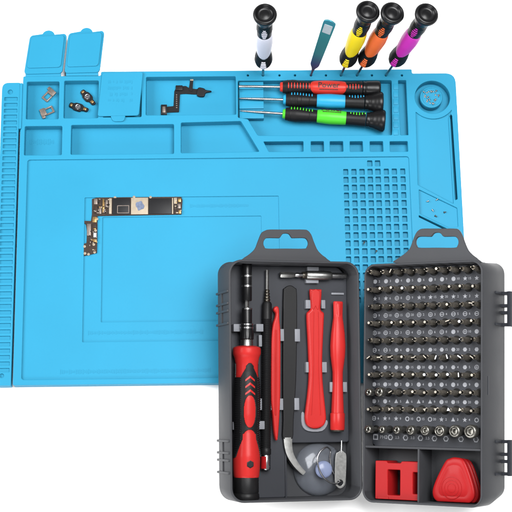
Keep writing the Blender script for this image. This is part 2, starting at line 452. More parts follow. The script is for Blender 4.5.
g = G(); c = fx(202, 92.5); g.flat([smooth_poly([(c[0]-5, c[1]-4), (c[0]+2, c[1]-5), (c[0]+4, c[1]-1), (c[0]+9.5, c[1]+.2), (c[0]+9, c[1]+1.4), (c[0]+4, c[1]+2.2), (c[0]+2, c[1]+4), (c[0]-4, c[1]+4.6)], 3)], 3.5, 6.8, .8)
dn(g); t.part('connector', g, 'chip')
g = G(); c = fx(179, 88); g.box(c[0]-3.4, c[0]+3.8, c[1]-3.2, c[1]+2.4, 4.2, 6.4, .5); dn(g); t.part('connector', g, 'chip')
g = G(); c = fx(192, 80.2); g.box(c[0]-2, c[0]+1.5, c[1]-1, c[1]+1.6, 4.8, 6.2, .3); dn(g); t.part('contact', g, 'cream')
g = G()
for k in range(7):
    c = fx(176.8, 95+k*2.1); g.box(c[0]-.9, c[0]+.4, c[1]-.5, c[1]+.5, 4.4, 5.1, .1)
dn(g); t.part('solder_dot', g, 'bronze')

# ------------------------------------------------------------------ logic board
zb = 9.0
bx = lambda px, py: mp(px, py, zb+1.4)
t = Thing('logic_board', 'L shaped dark phone logic board with cream shield lying on the blue mat', 'circuit board', MAT, (*bx(130, 210), zb))
g = G()
g.flat([mpoly([(92, 199), (98, 197.5), (181, 196.5), (182.5, 200), (181.5, 214.5), (97.5, 216), (97.3, 240), (97, 253), (84, 256), (82.5, 250), (83, 244), (86.5, 243), (87, 232), (86, 224.5), (83.3, 222.5), (84, 220.8), (91, 221), (92, 214)], .6, zb+.8)], zb-.05, zb+1.1, .2)
t.part('board', g, 'board')
def brd(name, m, x0, y0, x1, y1, h, b=.25, parent=None, z0=1.0):
    a = bx(x0, y1); c = bx(x1, y0); g = G(); g.box(a[0], c[0], a[1], c[1], zb+z0, zb+h, b); return t.part(name, g, m, parent)
ch = brd('chip', 'chip', 112.5, 198, 130, 214.5, 2.0)
g = G(); a, c = bx(117.2, 213.5), bx(129.2, 205.5)
g.flat([rr(a[0], c[0], a[1], c[1], .3, 2), rr(a[0]+.7, c[0]-.7, a[1]+.7, c[1]-.7, .3, 2)], zb+1.9, zb+2.25, .08); t.part('chip_outline', g, 'bronze', ch)
sh = brd('shield', 'cream', 131, 197.8, 148.2, 214.6, 2.3, .4)
g = G(); c = bx(140, 206)
g.flat([smooth_poly([(c[0]+r*math.cos(a), c[1]+r*1.15*math.sin(a)) for a, r in zip([i*.628 for i in range(10)], (4.4, 3.4, 4.6, 3.8, 4.8, 4.2, 3.4, 4.8, 3.6, 4.6))], 3)], zb+2.2, zb+2.55, .12); t.part('paste_smear', g, 'smear', sh)
brd('chip', 'chip', 149, 198.3, 171.5, 214, 2.0)
brd('contact_strip', 'cream', 172, 198, 173.2, 214, 1.9)
for k, (x0, y0, x1, y1, h, m) in enumerate(((174, 198, 177, 204, 2.4, 'cream'), (178, 198.5, 181, 202, 2.0, 'gold'), (174, 205.5, 176.5, 210, 2.0, 'board'), (177.5, 204, 180.6, 208.5, 2.2, 'bronze'), (174, 211, 178, 213.7, 2.0, 'board'), (178.6, 210, 181, 213.7, 2.2, 'gold'),
        (109, 198.5, 111.8, 214, 2.1, 'cream'), (94, 199, 97.5, 204.5, 2.2, 'bronze'), (99, 199.5, 101.3, 206, 1.9, 'board'), (102.4, 199, 104.4, 213, 1.9, 'gold'), (105.4, 200, 107.8, 207, 2.0, 'bronze'), (105.4, 208, 107.8, 214, 1.8, 'board'), (94, 206, 97.5, 213, 2.3, 'board'), (99, 207.5, 101.3, 214, 2.1, 'bronze'),
        (92.6, 217, 96.6, 222.5, 2.2, 'gold'), (93, 224, 96.4, 228, 2.0, 'board'), (87, 224, 91, 236, 2.4, 'bronze'), (93.5, 233, 96.6, 237.5, 2.4, 'label'), (93, 239, 96.6, 242, 1.9, 'gold'))):
    brd('component', m, x0, y0, x1, y1, h, .2)
rb = random.Random(3)
for k in range(44):
    if k < 22: x0, y0 = rb.uniform(93, 110), rb.uniform(198, 213)
    elif k < 28: x0, y0 = rb.uniform(174, 180.5), rb.uniform(198, 213)
    else: x0, y0 = rb.uniform(87, 96), rb.uniform(222, 251)
    w_, h_ = rb.choice(((.9, 1.6), (1.6, .9), (1.1, 1.1), (2.2, 1.2)))
    brd('component', rb.choice(('bronze', 'board', 'gold', 'cream', 'chip', 'bronze')), x0, y0, min(x0+w_, 181.4 if x0 > 150 else 111.5), min(y0+h_, 214.2 if y0 < 215 else 254), 2.5, .1)
for px, py in ((84.6, 246.5), (85, 253.4), (88.5, 254.2), (94.6, 252.2), (93.8, 244.5), (115, 197.6), (134, 197), (150.5, 197.2), (97, 219), (95.5, 230.5)):
    c = bx(px, py); g = G(); g.lathe([(zb+.9, 1.35), (zb+1.6, 1.3), (zb+1.65, .7), (zb+1.3, .65), (zb+1.3, .01)], (c[0], c[1], 0), (0, 0, 1), (0, 1, 0), 14)
    t.part('mounting_ring', g, 'cream')

# ------------------------------------------------------------------ precision screwdrivers
FLARE = [(1.5, 4.4), (3.0, 5.6), (8, 6.6), (14, 6.9), (20, 6.5), (28, 5.9), (36, 5.7), (50, 6.3), (64, 5.9), (74, 6.0), (86, 6.4), (93, 7.4), (98, 8.9), (101.5, 9.9), (103.5, 10.2), (105.2, 10.0), (106, 9.2)]
STAND = [(1.5, 4), (3, 5.2), (7, 6.4), (12, 7.1), (18, 6.9), (26, 6.1), (34, 5.6), (42, 6.0), (52, 6.4), (60, 6.1), (66, 5.5), (72, 5.8), (78, 6.2), (84, 6.0), (90, 6.3), (95, 7.6), (99, 9.4), (102, 10.4), (104.3, 10.7), (105.4, 10.3), (106, 9.6)]
STRAIGHT = FLARE[:9] + [(74, 6.2), (86, 6.8), (96, 7.2), (102, 7.4), (104.5, 7.2), (105.5, 6.4)]
def interp(pr, t):
    for (a, ra), (b, rb) in zip(pr, pr[1:]):
        if t <= b:
            s = max(0, (t-a)/(b-a)); s2 = s*s*(3-2*s); return ra+(rb-ra)*(.5*s+.5*s2)
    return pr[-1][1]
def driver(tip, axis, shaft, band, colname, label, group, up, prof=FLARE, flat_tip=True, rib_az=0.0, text=False, scale=1.0, rs=1.13, body=1.0, stand=False, letter_az=None, pointed=True, rib2=True, name='precision_screwdriver'):
    d = Vector(axis).normalized(); u = Vector(up); u = (u-d*u.dot(d)).normalized(); v = u.cross(d)
    f = Frame(tip, d, v, u)      # local x runs from the tip to the end cap, z faces the viewer
    t = Thing(name, label, 'screwdriver', f, (0, 0, 0), group)
    prof = [(a, b*rs*(body+(1-body)*min(1, max(0, (a-84)/12)))) for a, b in prof]
    k = scale; h0 = shaft
    g = G()
    if flat_tip:
        for_l = []
        for x, w, th in ((0, 1.2, .35), (5, 1.2, .55), (9, 1.25, 1.1)):
            for_l.append([(x, w*math.cos(2*math.pi*j/16), th*math.sin(2*math.pi*j/16)) for j in range(16)])
        for x in (shaft*.5, h0+2): for_l.append([(x, 1.3*math.cos(2*math.pi*j/16), 1.3*math.sin(2*math.pi*j/16)) for j in range(16)])
        g.loft(for_l)
    else:
        g.lathe([(0, .25), (3, .75), (9, .95), (h0*.5, 1.3), (h0+2, 1.3)], (0, 0, 0), (1, 0, 0), (0, 0, 1), 16)
    t.part('shaft', g, 'steel')
    g = G(); g.lathe([(h0, .01), (h0, 3.6), (h0+.6, 4.8), (h0+4, 5.4), (h0+4.4, 4.6), (h0+4.4, .01)], (0, 0, 0), (1, 0, 0), (0, 0, 1), 32)
    t.part('collar', g, colname)
    # black rubber grip with fine grooves
    P = []
    N = 120
    end = prof[-1][0]
    for i in range(N+1):
        x = 3+(end-3)*i/N; r = interp(prof, x)
        if 5 < x < 36 and i % 2: r -= .28
        if 88 < x and abs(x-90) < .5: r -= .4
        P.append((h0+x*k, r))
    P = [(P[0][0], .01)] + P
    r = P[-1][1]; e = P[-1][0]
    g = G(); gr = [q for q in P if q[0] < h0+87*k]
    gr.append((gr[-1][0], .01))
    g.lathe(gr, (0, 0, 0), (1, 0, 0), (0, 0, 1), 40); t.part('grip', g, 'black')
    g = G(); en = [q for q in P if q[0] >= h0+87*k]
    en = [(en[0][0], .01)] + en + [(e+.5, r-.7), (e+.5, r-1.3), (e-.3, r-2.0), (e-2.2, r-2.7), (e-2.9, r-3.6), (e-3.1, r*.42), (e-2.7, r*.36), (e-2.6, .01)]
    g.lathe(en, (0, 0, 0), (1, 0, 0), (0, 0, 1), 48); t.part('end_cap', g, 'gloss')
    # coloured band with a pointed edge
    x0, x1 = 36, 66
    BP = [(h0+x0*k, interp(prof, x0)-.4)] + [(h0+(x0+(x1-x0)*i/14)*k, interp(prof, x0+(x1-x0)*i/14)+.45-(.35 if i in (0, 14) else 0)) for i in range(15)] + [(h0+x1*k, interp(prof, x1)-.4)]
    def ts(s, a):
        w = (max(0, math.cos(a))**1.4*(11 if stand else 4.5)) if pointed else 0
        return (-w*(1-s)*1.2 + w*s*.2) if not text else (-w*1.1*(1-s)+w*1.1*s)
    g = G(); g.lathe(BP, (0, 0, 0), (1, 0, 0), (0, 0, 1), 48, tshift=ts, cap=False); bo = t.part('band', g, band)
    if text or letter_az is not None:
        la = letter_az or 0.0
        z = interp(prof, 51)+.62
        def wrap(g2):
            g2.v = [(p[0], -math.sin(la-p[1]/z)*(z+p[2]), math.cos(la-p[1]/z)*(z+p[2])) for p in g2.v]
        g2 = G(); g2.text('Power', 8.4, .12, Matrix.Translation((h0+51*k, 1.0, 0))); wrap(g2); t.part('lettering', g2, 'ink', bo)
        g2 = G()
        for i in range(11): g2.box(h0+41.5*k+i*1.75, h0+41.5*k+i*1.75+1.2, -4.2, -3.2, -.1, .12, 0)
        wrap(g2); t.part('fine_print', g2, 'ink', bo)
    # coloured ribs
    rows = [(9+i*3.1, 2.3 if not text else 3.0) for i in range(8)]
    if stand: rows = [(7.5+i*2.7, w) for i, w in enumerate((3.2, 3.2, 3.0, 2.7, 2.4, 2.0))]
    if rib2: rows += [(70.5+i*3.0, w) for i, w in enumerate((1.6, 2.4, 2.9, 3.0, 2.2, 1.4))]
    for x, w in rows:
        rad = interp(prof, x)
        g = G()
        m = Matrix.Rotation(rib_az, 4, 'X')
        loops = []
        for j in range(7):
            a = (-1+2*j/6)*w/rad
            cs = []
            for xx, dr in ((-.62, -.5), (-.45, .55), (.45, .55), (.62, -.5)):
                rr_ = rad+dr-(.45 if j in (0, 6) else 0)
                cs.append(m @ Vector((h0+x*k+xx, math.sin(a)*rr_, math.cos(a)*rr_)))
            loops.append(cs)
        g.loft(loops); t.part('rib', g, band)
    return t
GL = 'precision screwdrivers lying in the mat tray'
def lying(px0, py0, px1, py1, z0, z1, hl, **kw):
    """tip and end pixels; heights of the axis at both; hl = handle length"""
    a = Vector((*mp(px0, py0, z0), z0)); b = Vector((*mp(px1, py1, z1), z1)); L = (b-a).length
    return driver(a, b-a, L-hl, scale=hl/106, up=kw.pop('up', (0, -.12, 1)), **kw)
lying(239, 86.2, 380.5, 88.8, 10.9, 12.0, 104, band='redband', colname='redband', label='red and black screwdriver lettered Power, uppermost of the three in the tray', group=GL, prof=STRAIGHT, text=True)
lying(239, 98.2, 382.5, 103, 10.9, 12.6, 102.5, band='bluband', colname='bluband', label='blue and black screwdriver, middle of the three lying in the tray', group=GL, flat_tip=False, rib_az=R(-48), pointed=False)
lying(240, 110.7, 384.5, 121, 10.9, 13.2, 105, band='green', colname='green', label='green and black screwdriver, lowest of the three lying in the tray', group=GL, letter_az=R(-58), flat_tip=False, rib_az=R(-48), pointed=False)
GS = 'precision screwdrivers standing in the mat holes'
def reach(base, px, py, L):
    d = ray(px, py); q = CAM-base
    b = q.dot(d); c = q.dot(q)-L*L; disc = b*b-c
    t = -b - math.sqrt(max(disc, 0))          # the nearer, higher solution
    return CAM+d*t
def standing(hx, hpx, hpy, L, **kw):
    base = Vector((*mp(hx, 75.2), T)); top = reach(base, hpx, hpy, L)
    ax = (top-base).normalized()
    return driver(base-ax*7.5, ax, L+7.5-114, scale=114/106, rs=1.08, body=1.2, prof=STAND, stand=True, up=(CAM-base), group=GS, **kw)
standing(263, 265.0, 13.6, 140, band='white', colname='white', label='black screwdriver with white band, standing leftmost in the back edge holes')
standing(341, 368.3, 10.6, 142, band='yellow', colname='yellow', label='black screwdriver with yellow band standing in the mat back edge')
standing(357, 393.0, 12.2, 144, band='orange', colname='orange', label='black screwdriver with orange band standing in the mat back edge')
standing(386, 427.2, 13.4, 146, band='purple', colname='purple', label='black screwdriver with magenta band, standing rightmost and leaning most')
# heat tinted prying blade standing among them
base = Vector((*mp(311, 75.2), T)); top = reach(base, 330.5, 20.5, 118); ax = (top-base).normalized()
d = ax; u = CAM-base; u = (u-d*u.dot(d)).normalized()
f = Frame(base-ax*6, d, u.cross(d), u)
t = Thing('prying_blade', 'flat teal and purple metal prying blade standing in the mat back edge', 'pry tool', f)
g = G(); g.flat([smooth_poly([(0, -.8), (14, -1.0), (22, -1.9), (29, -4.2), (40, -4.9), (100, -6.0), (118, -6.2), (122, -4.6), (124, 0), (122, 4.6), (118, 6.2), (100, 6.0), (40, 4.9), (29, 4.2), (22, 1.9), (14, 1.0), (0, .8)], 4)], -.7, .7, .3)
b_ = t.part('blade', g, 'iris')
g = G(); g.flat([rr(99, 115.5, -4.2, 4.2, .8)], .6, .95, .1); t.part('label_plate', g, 'label', b_)

# ------------------------------------------------------------------ the two case halves
YM = YF
def tray_frame(corner, centre, tilt_extra, roll, depth, spin=0.0):
    """corner: pixel of the rim corner by the hinge at the bottom; the base corner below it stands on the table"""
    bl = -ray(*centre); rl = (CR - bl*CR.dot(bl)).normalized(); ul = bl.cross(rl)
    cb, sb = math.cos(tilt_extra), math.sin(tilt_extra)
    v = cb*ul - sb*bl; w0 = sb*ul + cb*bl
    w = math.cos(roll)*w0 + math.sin(roll)*rl; u = math.cos(roll)*rl - math.sin(roll)*w0
    u, v = math.cos(spin)*u+math.sin(spin)*v, math.cos(spin)*v-math.sin(spin)*u
    d = ray(*corner)
    t = (depth*w.z - CAM.z)/d.z               # (CAM + t d - depth w).z = 0
    return Frame(CAM+d*t, u, v, w)
DL, DR = 44.0, 54.0
LF = tray_frame((361, 499), (292, 381), R(1.5), R(18), DL, R(.6))
RF = tray_frame((363.0, 501.5), (425, 384), R(1.5), R(-26), DR, R(-.9))
def extents(fr, *P):
    c = [fr.at(*p) for p in P]
    print('tray corners', [tuple(round(q, 1) for q in p) for p in c])
    return (c[0][0]+c[3][0])/2, (c[1][0]+c[2][0])/2, (c[2][1]+c[3][1])/2, (c[0][1]+c[1][1])/2
LE = extents(LF, (229.8, 259), (361, 262), (361, 499), (229.8, 504.5))
RE = extents(RF, (363, 262), (482.5, 262), (482.5, 509), (363, 501.5))
for nm, fr, e, dd in (('L', LF, LE, DL), ('R', RF, RE, DR)):
    for cx in (e[0], e[1]):
        print(nm, 'base corner heights', [round(fr.world((cx, y, -dd)).z, 1) for y in (e[2], e[3])], 'elev of v', round(math.degrees(math.asin(fr.v.z)), 1))

def shell(t, e, depth, floor, rad, wall=2.0):
    x0, x1, y0, y1 = e
    def loop(i, w, r, bot=0, top=0):
        return [(p[0], p[1], w) for p in rr(x0+i, x1-i, y0+i+bot, y1-i-top, r, 9)]
    tb, tt = (6.0 if depth > 50 else 2.0), -2.0         # draft of the lower and upper wall towards the base
    L = [loop(5.0, -depth, rad-4, tb, tt), loop(1.6, -depth+.6, rad-1, tb, tt), loop(.3, -depth+3.2, rad, tb, tt), loop(0.0, floor-1.5, rad, .4, 0), loop(0, -.9, rad), loop(.35, -.25, rad-.3), loop(.9, 0, rad-.6),
         loop(wall-.5, 0, rad-wall), loop(wall, -.4, rad-wall), loop(wall+.9, floor, rad-wall)]
    g = G(); g.loft(L, True, True)
    return t.part('shell', g, 'grey', ang=50)

tc = Thing('tool_case', 'dark grey case half holding the ratchet handle and red pry tools', 'case', LF, ((LE[0]+LE[1])/2, LE[2]+20, -DL))
sh = shell(tc, LE, DL, -37, 13)
lp = lambda px, py, w: LF.at(px, py, w)
def tab(t, fr, P, slot, w0, w1, parent):
    Q = [fr.at(x, y, w1) for x, y in P]; Sx = [fr.at(x, y, w1) for x, y in slot]
    g = G(); g.flat([smooth_poly(Q, 5), smooth_poly(Sx, 5)], w0, w1, .5)
    t.part('hanging_tab', g, 'grey', parent)
def tabpoly(xs, yb, yt_):
    l, r = xs
    return [(l-2, yb+4.5), (l, yb), (l+6.5, yb-4.6), (l+12, yb-10), (l+15.2, yb-18), (l+18.4, yb-25.5), (l+22, yt_+1), (l+26.5, yt_), ((l+r)/2, yt_), (r-23.5, yt_), (r-19, yt_+1), (r-15.6, yb-24), (r-13, yb-17), (r-9.5, yb-9), (r-5, yb-4), (r, yb), (r+1, yb+4.5), ((l+r)/2, yb+5)]
def slotpoly(l, r, t_, b_, cx, bt):
    return [(l, (t_+b_)/2), (l+1, t_+2), (l+4, t_), (cx-9, t_), (cx-6, t_-.3), (cx-3.4, bt+.8), (cx, bt), (cx+3.4, bt+.8), (cx+6, t_-.3), (cx+9, t_), (r-4, t_), (r-1, t_+2), (r, (t_+b_)/2), (r-1, b_-2), (r-4, b_), (cx, b_), (l+4, b_), (l+1, b_-2)]
tab(tc, LF, tabpoly((243.3, 327), 258.6, 229.5), slotpoly(263.5, 308.5, 238, 248.5, 286, 233.4), -6.5, -3.5, sh)
# ledge where the tab meets the rim
# latch ribs on the outer left wall
for ys in ((291.5, 303.5, 311, 323.5), (441, 453, 460.5, 473)):
    g = G()
    for y in ys:
        v = lp(229.8, y, -8)[1]; g.box(LE[0]-1.6, LE[0]+.9, v-1.1, v+1.1, -DL+2, -2, .6)
    va = lp(229.8, ys[0], -8)[1]; vb = lp(229.8, ys[3], -8)[1]
    g.box(LE[0]-1.1, LE[0]+.6, vb, va, -DL*.66, -DL*.52, .5)
    tc.part('latch_rib', g, 'grey', sh)
# insert with the tools' recesses, and the lower right compartment left open
IW = -28.0
i0, i1, j0, j1 = LE[0]+2.6, LE[1]-2.6, LE[2]+2.6, LE[3]-2.6
ca = lp(285.5, 443, IW); 
g = G()
O = rr(i0, i1, j0, j1, 10)
P = [p for p in O]
g.flat([round_poly([(i0, j1), (i0, j0+9), (i0+9, j0), (ca[0], j0), (ca[0], ca[1]), (i1, ca[1]), (i1, j1-9), (i1-9, j1)], 3)], -37.5, IW, .8)
insert = tc.part('insert', g, 'slate')
g = G(); g.box(ca[0]-1, ca[0]+.6, j0, ca[1], IW-2, IW+1.2, .3); tc.part('divider', g, 'slate', insert)
def lclip(x0, y0, x1, y1, h=6.0, parent=None):
    a = lp(x0, y1, IW+h); b = lp(x1, y0, IW+h); g = G(); g.box(a[0], b[0], a[1], b[1], IW-.5, IW+h, .4); tc.part('clip', g, 'clip', insert)
for c in ((233.8, 324, 240.3, 331.5, 9), (256.3, 324, 263.4, 331.5, 9), (233, 421.8, 239, 429.8, 9), (257.6, 421, 264.7, 429.3, 9), (259, 335, 262, 346.5, 6), (268.8, 335, 273.2, 346.5, 6), (280.6, 329, 284, 341, 6),
          (306, 300, 310.6, 308.5, 5), (321.5, 300, 325.3, 308.5, 5), (295, 329, 300, 341.5, 5), (306.2, 362, 310, 372.4, 5), (322, 362, 326.8, 372.4, 5), (330.2, 382, 333.6, 392, 5), (343.2, 382, 347, 392, 5), (294.6, 398, 299.2, 410, 5),
          (259, 398.5, 262, 410, 6), (268.3, 398.5, 272.4, 410, 6), (279.6, 398.5, 283.2, 410, 6), (307.4, 267, 318.8, 271.6, 5), (306.2, 278.6, 318.6, 283, 5), (331.5, 292.8, 344, 294.6, 2)):
    lclip(*c)
# grey foot behind the wide lever
g = G(); P = [lp(x, y, IW+2) for x, y in ((301.5, 413), (304, 413), (305, 422), (310, 428), (320, 428), (326, 420), (327.5, 424), (322, 431), (308, 431), (302, 425))]
g.flat([smooth_poly(P, 3)], IW-.3, IW+2.5, .3); tc.part('clip', g, 'clip', insert)

# --- ratchet handle with its extension
W = IW+12.5
def lpt(px, py, w): return Vector((*lp(px, py, w), w))
class Tool(Thing):
    def __init__(s, name, label, cat, px, py, w=IW, fr=LF):
        s.fr = fr
        super().__init__(name, label, cat, fr, (*fr.at(px, py, w), w))
tr = Tool('ratchet_screwdriver', 'big red and black ratchet screwdriver with long black extension, leftmost in the case', 'screwdriver', 246, 400)
A = lpt(247, 263, W); B = lpt(246.3, 500, W); AX = (B-A).normalized(); LEN = (B-A).length
def ty(py): return (lpt(246.6, py, W)-A).dot(AX)
def hexf(t, a): return math.cos(math.pi/6)/math.cos((a % (math.pi/3))-math.pi/6)
up = (0, 0, 1)
g = G(); g.lathe([(ty(263), .01), (ty(263), 4.2), (ty(264), 4.7), (ty(300), 4.7), (ty(301), 4.2), (ty(301), .01)], A, AX, up, 32); st = tr.part('extension_tube', g, 'gloss')
for y in (275, 285):
    g = G(); g.lathe([(ty(y), 4.5), (ty(y)+.3, 5.0), (ty(y)+1.9, 5.0), (ty(y)+2.2, 4.5)], A, AX, up, 32); tr.part('silver_ring', g, 'steel', st)
g = G(); g.lathe([(ty(300), 2.1), (ty(310), 2.1)], A, AX, up, 6); tr.part('hex_shaft', g, 'satin')
g = G(); g.lathe([(ty(308.5), .01), (ty(308.5), 4.6), (ty(309.5), 4.9), (ty(323), 4.9), (ty(324), 6.0), (ty(330), 6.0), (ty(331), 6.4), (ty(339), 6.4), (ty(340), 5.5), (ty(340), .01)], A, AX, up, 36, fn=lambda t, a: 1+(.03*math.cos(18*a) if t > ty(330.5) else 0)); ck = tr.part('chuck', g, 'gloss')
for y, r in ((308, 4.9), (323.6, 6.2), (327, 6.2)):
    g = G(); g.lathe([(ty(y), r-.4), (ty(y)+.3, r+.15), (ty(y)+1.5, r+.15), (ty(y)+1.8, r-.4)], A, AX, up, 36); tr.part('silver_ring', g, 'steel', ck)
g = G(); g.lathe([(ty(339), .01), (ty(339), 5.4), (ty(340), 6.0), (ty(345), 6.2), (ty(347), 6.6), (ty(347.5), .01)], A, AX, up, 12); tr.part('collar', g, 'satin')
HP = [(346, 9), (347, 12.2), (349, 13.2), (354, 13.2), (358, 11.6), (364, 10.7), (372, 10.6), (384, 11.4), (400, 12.0), (415, 11.8), (426, 11.0), (432, 10.9), (441, 11.6), (450, 12.4), (456, 12.9), (468, 12.6), (476, 12.0), (477.5, 11.4)]
hp = [(ty(y), r) for y, r in HP]
def HR(t):
    for (a, ra), (b, rb) in zip(hp, hp[1:]):
        if t <= b: return ra+(rb-ra)*max(0, (t-a)/(b-a))
    return hp[-1][1]
N = 90
g = G(); g.lathe([(hp[0][0], .01)] + [(hp[0][0]+(hp[-1][0]-hp[0][0])*i/N, HR(hp[0][0]+(hp[-1][0]-hp[0][0])*i/N)) for i in range(N+1)] + [(hp[-1][0], .01)], A, AX, up, 48); hd = tr.part('handle', g, 'coral')
def inside(P, x, y):
    c = False
    for i in range(len(P)):
        (x1, y1), (x2, y2) = P[i-1], P[i]
        if (y1 > y) != (y2 > y) and x < (x2-x1)*(y-y1)/(y2-y1)+x1: c = not c
    return c
# black rubber over-mould, cut away where the red shows
def keep(py, s):
    a = abs(s)
    if py < 363: return False
    if py < 377:
        return a < 4.2+max(0, (py-368))*.55 - max(0, 366-py)*.9 or a > 15.5
    if ((py-411.5)/15.6)**2+(s/5.6)**2 < 1: return False
    if 430 < py:
        q = 6.0+(py-432)*.10 if py < 440 else 6.8+(py-440)*.42
        if py > 434 or a < 5.2*math.sqrt(max(0, (py-430)/4)):
            if a < q: return False
        return py < 455 + (a-10)*.5
    return True
t0, t1 = ty(362), ty(458); NT, NA = 220, 170
fr_ = [[None]*NA for _ in range(NT)]
pys = [362+96*i/(NT-1) for i in range(NT)]
up_ = (Vector(up)-AX*Vector(up).dot(AX)).normalized(); sd_ = AX.cross(up_)
kept = [[False]*NA for _ in range(NT)]
for i, py in enumerate(pys):
    r = HR(ty(py))
    for j in range(NA):
        a = 2*math.pi*j/NA; s = (a if a <= math.pi else a-2*math.pi)*r
        kept[i][j] = keep(py, s)
vs = []; fs = []
for i, py in enumerate(pys):
    r0 = HR(ty(py))
    for j in range(NA):
        a = 2*math.pi*j/NA; s = (a if a <= math.pi else a-2*math.pi)
        nb = all(kept[min(NT-1, max(0, i+di))][(j+dj) % NA] for di in (-1, 0, 1) for dj in (-1, 0, 1))
        r = r0+(.75 if nb and 0 < i < NT-1 else -.35)
        if nb and 8.5 < abs(s)*r0 < 15 and i % 5 < 2: r += .55      # rubber ridges along both flanks
        vs.append(A+AX*ty(py)+(up_*math.cos(a)+sd_*math.sin(a))*r)
for i in range(NT-1):
    for j in range(NA):
        q = (i*NA+j, i*NA+(j+1) % NA, (i+1)*NA+(j+1) % NA, (i+1)*NA+j)
        if any(kept[k//NA][k % NA] for k in q): fs.append(q)
g = G(); g.add(vs, fs); gp = tr.part('grip', g, 'black', ang=30)
def wrapped(P, rad_off, h):
    """flat outline (mm along the axis, mm across) wrapped on the handle"""
    g = G(); g.flat([P], 0, h, .1)
    g.v = [A+AX*p[0]+(up_*math.cos(p[1]/12)+sd_*math.sin(p[1]/12))*(HR(p[0])+rad_off+p[2]) for p in g.v]
    return g
for y in (375.8, 382.6, 389.4):
    a = ty(y+4.0); b = ty(y); c2 = ty(y+2.2) - ty(y)
    P = [(b, 0), (a, 4.6), (a+c2*.9, 4.6), (b+c2*1.1, 0), (a+c2*.9, -4.6), (a, -4.6)]
    tr.part('chevron', wrapped(P, .55, .5), 'coral', gp)
g = G(); g.lathe([(HR(ty(464))-.6, 3.6), (HR(ty(464))+.35, 3.6), (HR(ty(464))+.4, 3.0), (HR(ty(464))+.12, 2.8), (HR(ty(464))+.12, .01)], A+AX*ty(464), up_, AX, 6); tr.part('hex_socket', g, 'gloss', hd)  # raised black disc paints in the dark of the socket hole
g = G(); g.lathe([(ty(477), .01), (ty(477), 11.2), (ty(478), 11.6), (ty(492), 11.6), (ty(493), 11.2), (ty(494), 12.0), (ty(498), 12.2), (ty(500), 11.4), (ty(500.5), .01)], A, AX, up, 48, fn=lambda t, a: 1+(.006*math.cos(36*a) if t < ty(492) else 0)); tr.part('end_cap', g, 'black')

# --- flexible black shaft
tf = Tool('flexible_shaft', 'thin black extension shaft with silver tips beside the ratchet handle', 'extension shaft', 265, 380)
W2 = IW+5
A2 = lpt(267.3, 270, W2); B2 = lpt(265.6, 471, W2); AX2 = (B2-A2).normalized()
def t2(py): return (lpt(266.5, py, W2)-A2).dot(AX2)
g = G(); g.lathe([(0, 1.7), (t2(289), 1.7), (t2(291), 1.4)], A2, AX2, up, 6); tf.part('hex_tip', g, 'satin')
g = G()
for k in range(5): g.lathe([(t2(289.5+k*3), .01), (t2(289.5+k*3), 1.9+.25*k), (t2(291+k*3), 2.5+.25*k), (t2(292.2+k*3), 1.9+.25*k), (t2(292.4+k*3), .01)], A2, AX2, up, 16)
tf.part('knurled_neck', g, 'gun')
pf = [(t2(302), .01), (t2(302), 3.6), (t2(304), 4.6), (t2(318), 4.8)]
y = 319
while y < 448:
    pf += [(t2(y), 4.9), (t2(y+.9), 4.3)]; y += 1.8
pf += [(t2(449), 5), (t2(454), 5), (t2(455), 4.4), (t2(455), .01)]
g = G(); g.lathe(pf, A2, AX2, up, 20); tf.part('sleeve', g, 'black')
g = G(); g.lathe([(t2(455), .01), (t2(455), 4.2), (t2(456), 4.6), (t2(469), 4.6), (t2(470), 4.0), (t2(470), .01)], A2, AX2, up, 24); so = tf.part('socket_end', g, 'steel')
g = G(); g.lathe([(t2(456.4), 4.75), (t2(468.6), 4.75)], A2, AX2, (-1, 0, .35), 24, cap=False)
g.f = [f_ for f_ in g.f if all((k % 24) in (0, 1, 2, 3, 4, 20, 21, 22, 23) for k in f_)]
tf.part('red_stripe', g, 'red', so)

# --- slim red pry stick
def flat_tool(t, name, pxs, w0, w1, m, b, sm=5, parent=None, smooth=True):
    wm = (w0+w1)/2+.5*(w1-w0)/2
    P = [lp(x, y, wm) for x, y in pxs]; g = G(); g.flat([smooth_poly(P, sm) if smooth else round_poly(P, .8)], w0, w1, b, 4); return t.part(name, g, m, parent)
tp = Tool('pry_stick', 'slim red plastic pry stick with hooked top and pointed lower end', 'pry tool', 275, 380)
flat_tool(tp, 'stick', [(274.5, 307.2), (277, 306.3), (278.8, 309), (279.3, 320), (280.3, 335), (280.3, 370), (280, 400), (279, 420), (277.6, 438), (275.6, 439.5), (273.8, 430), (272.6, 415), (271, 400), (270.8, 370), (271.2, 340), (272.8, 325), (275.2, 317), (275.6, 313), (273.6, 310)], IW+2, IW+8.5, 'coral', 1.5)
g = G(); a = lpt(275.9, 330, IW+8.6); b = lpt(275.6, 415, IW+8.6); g.tube([a, a.lerp(b, .5), b], lambda s: .9, 8); tp.part('ridge', g, 'coral')

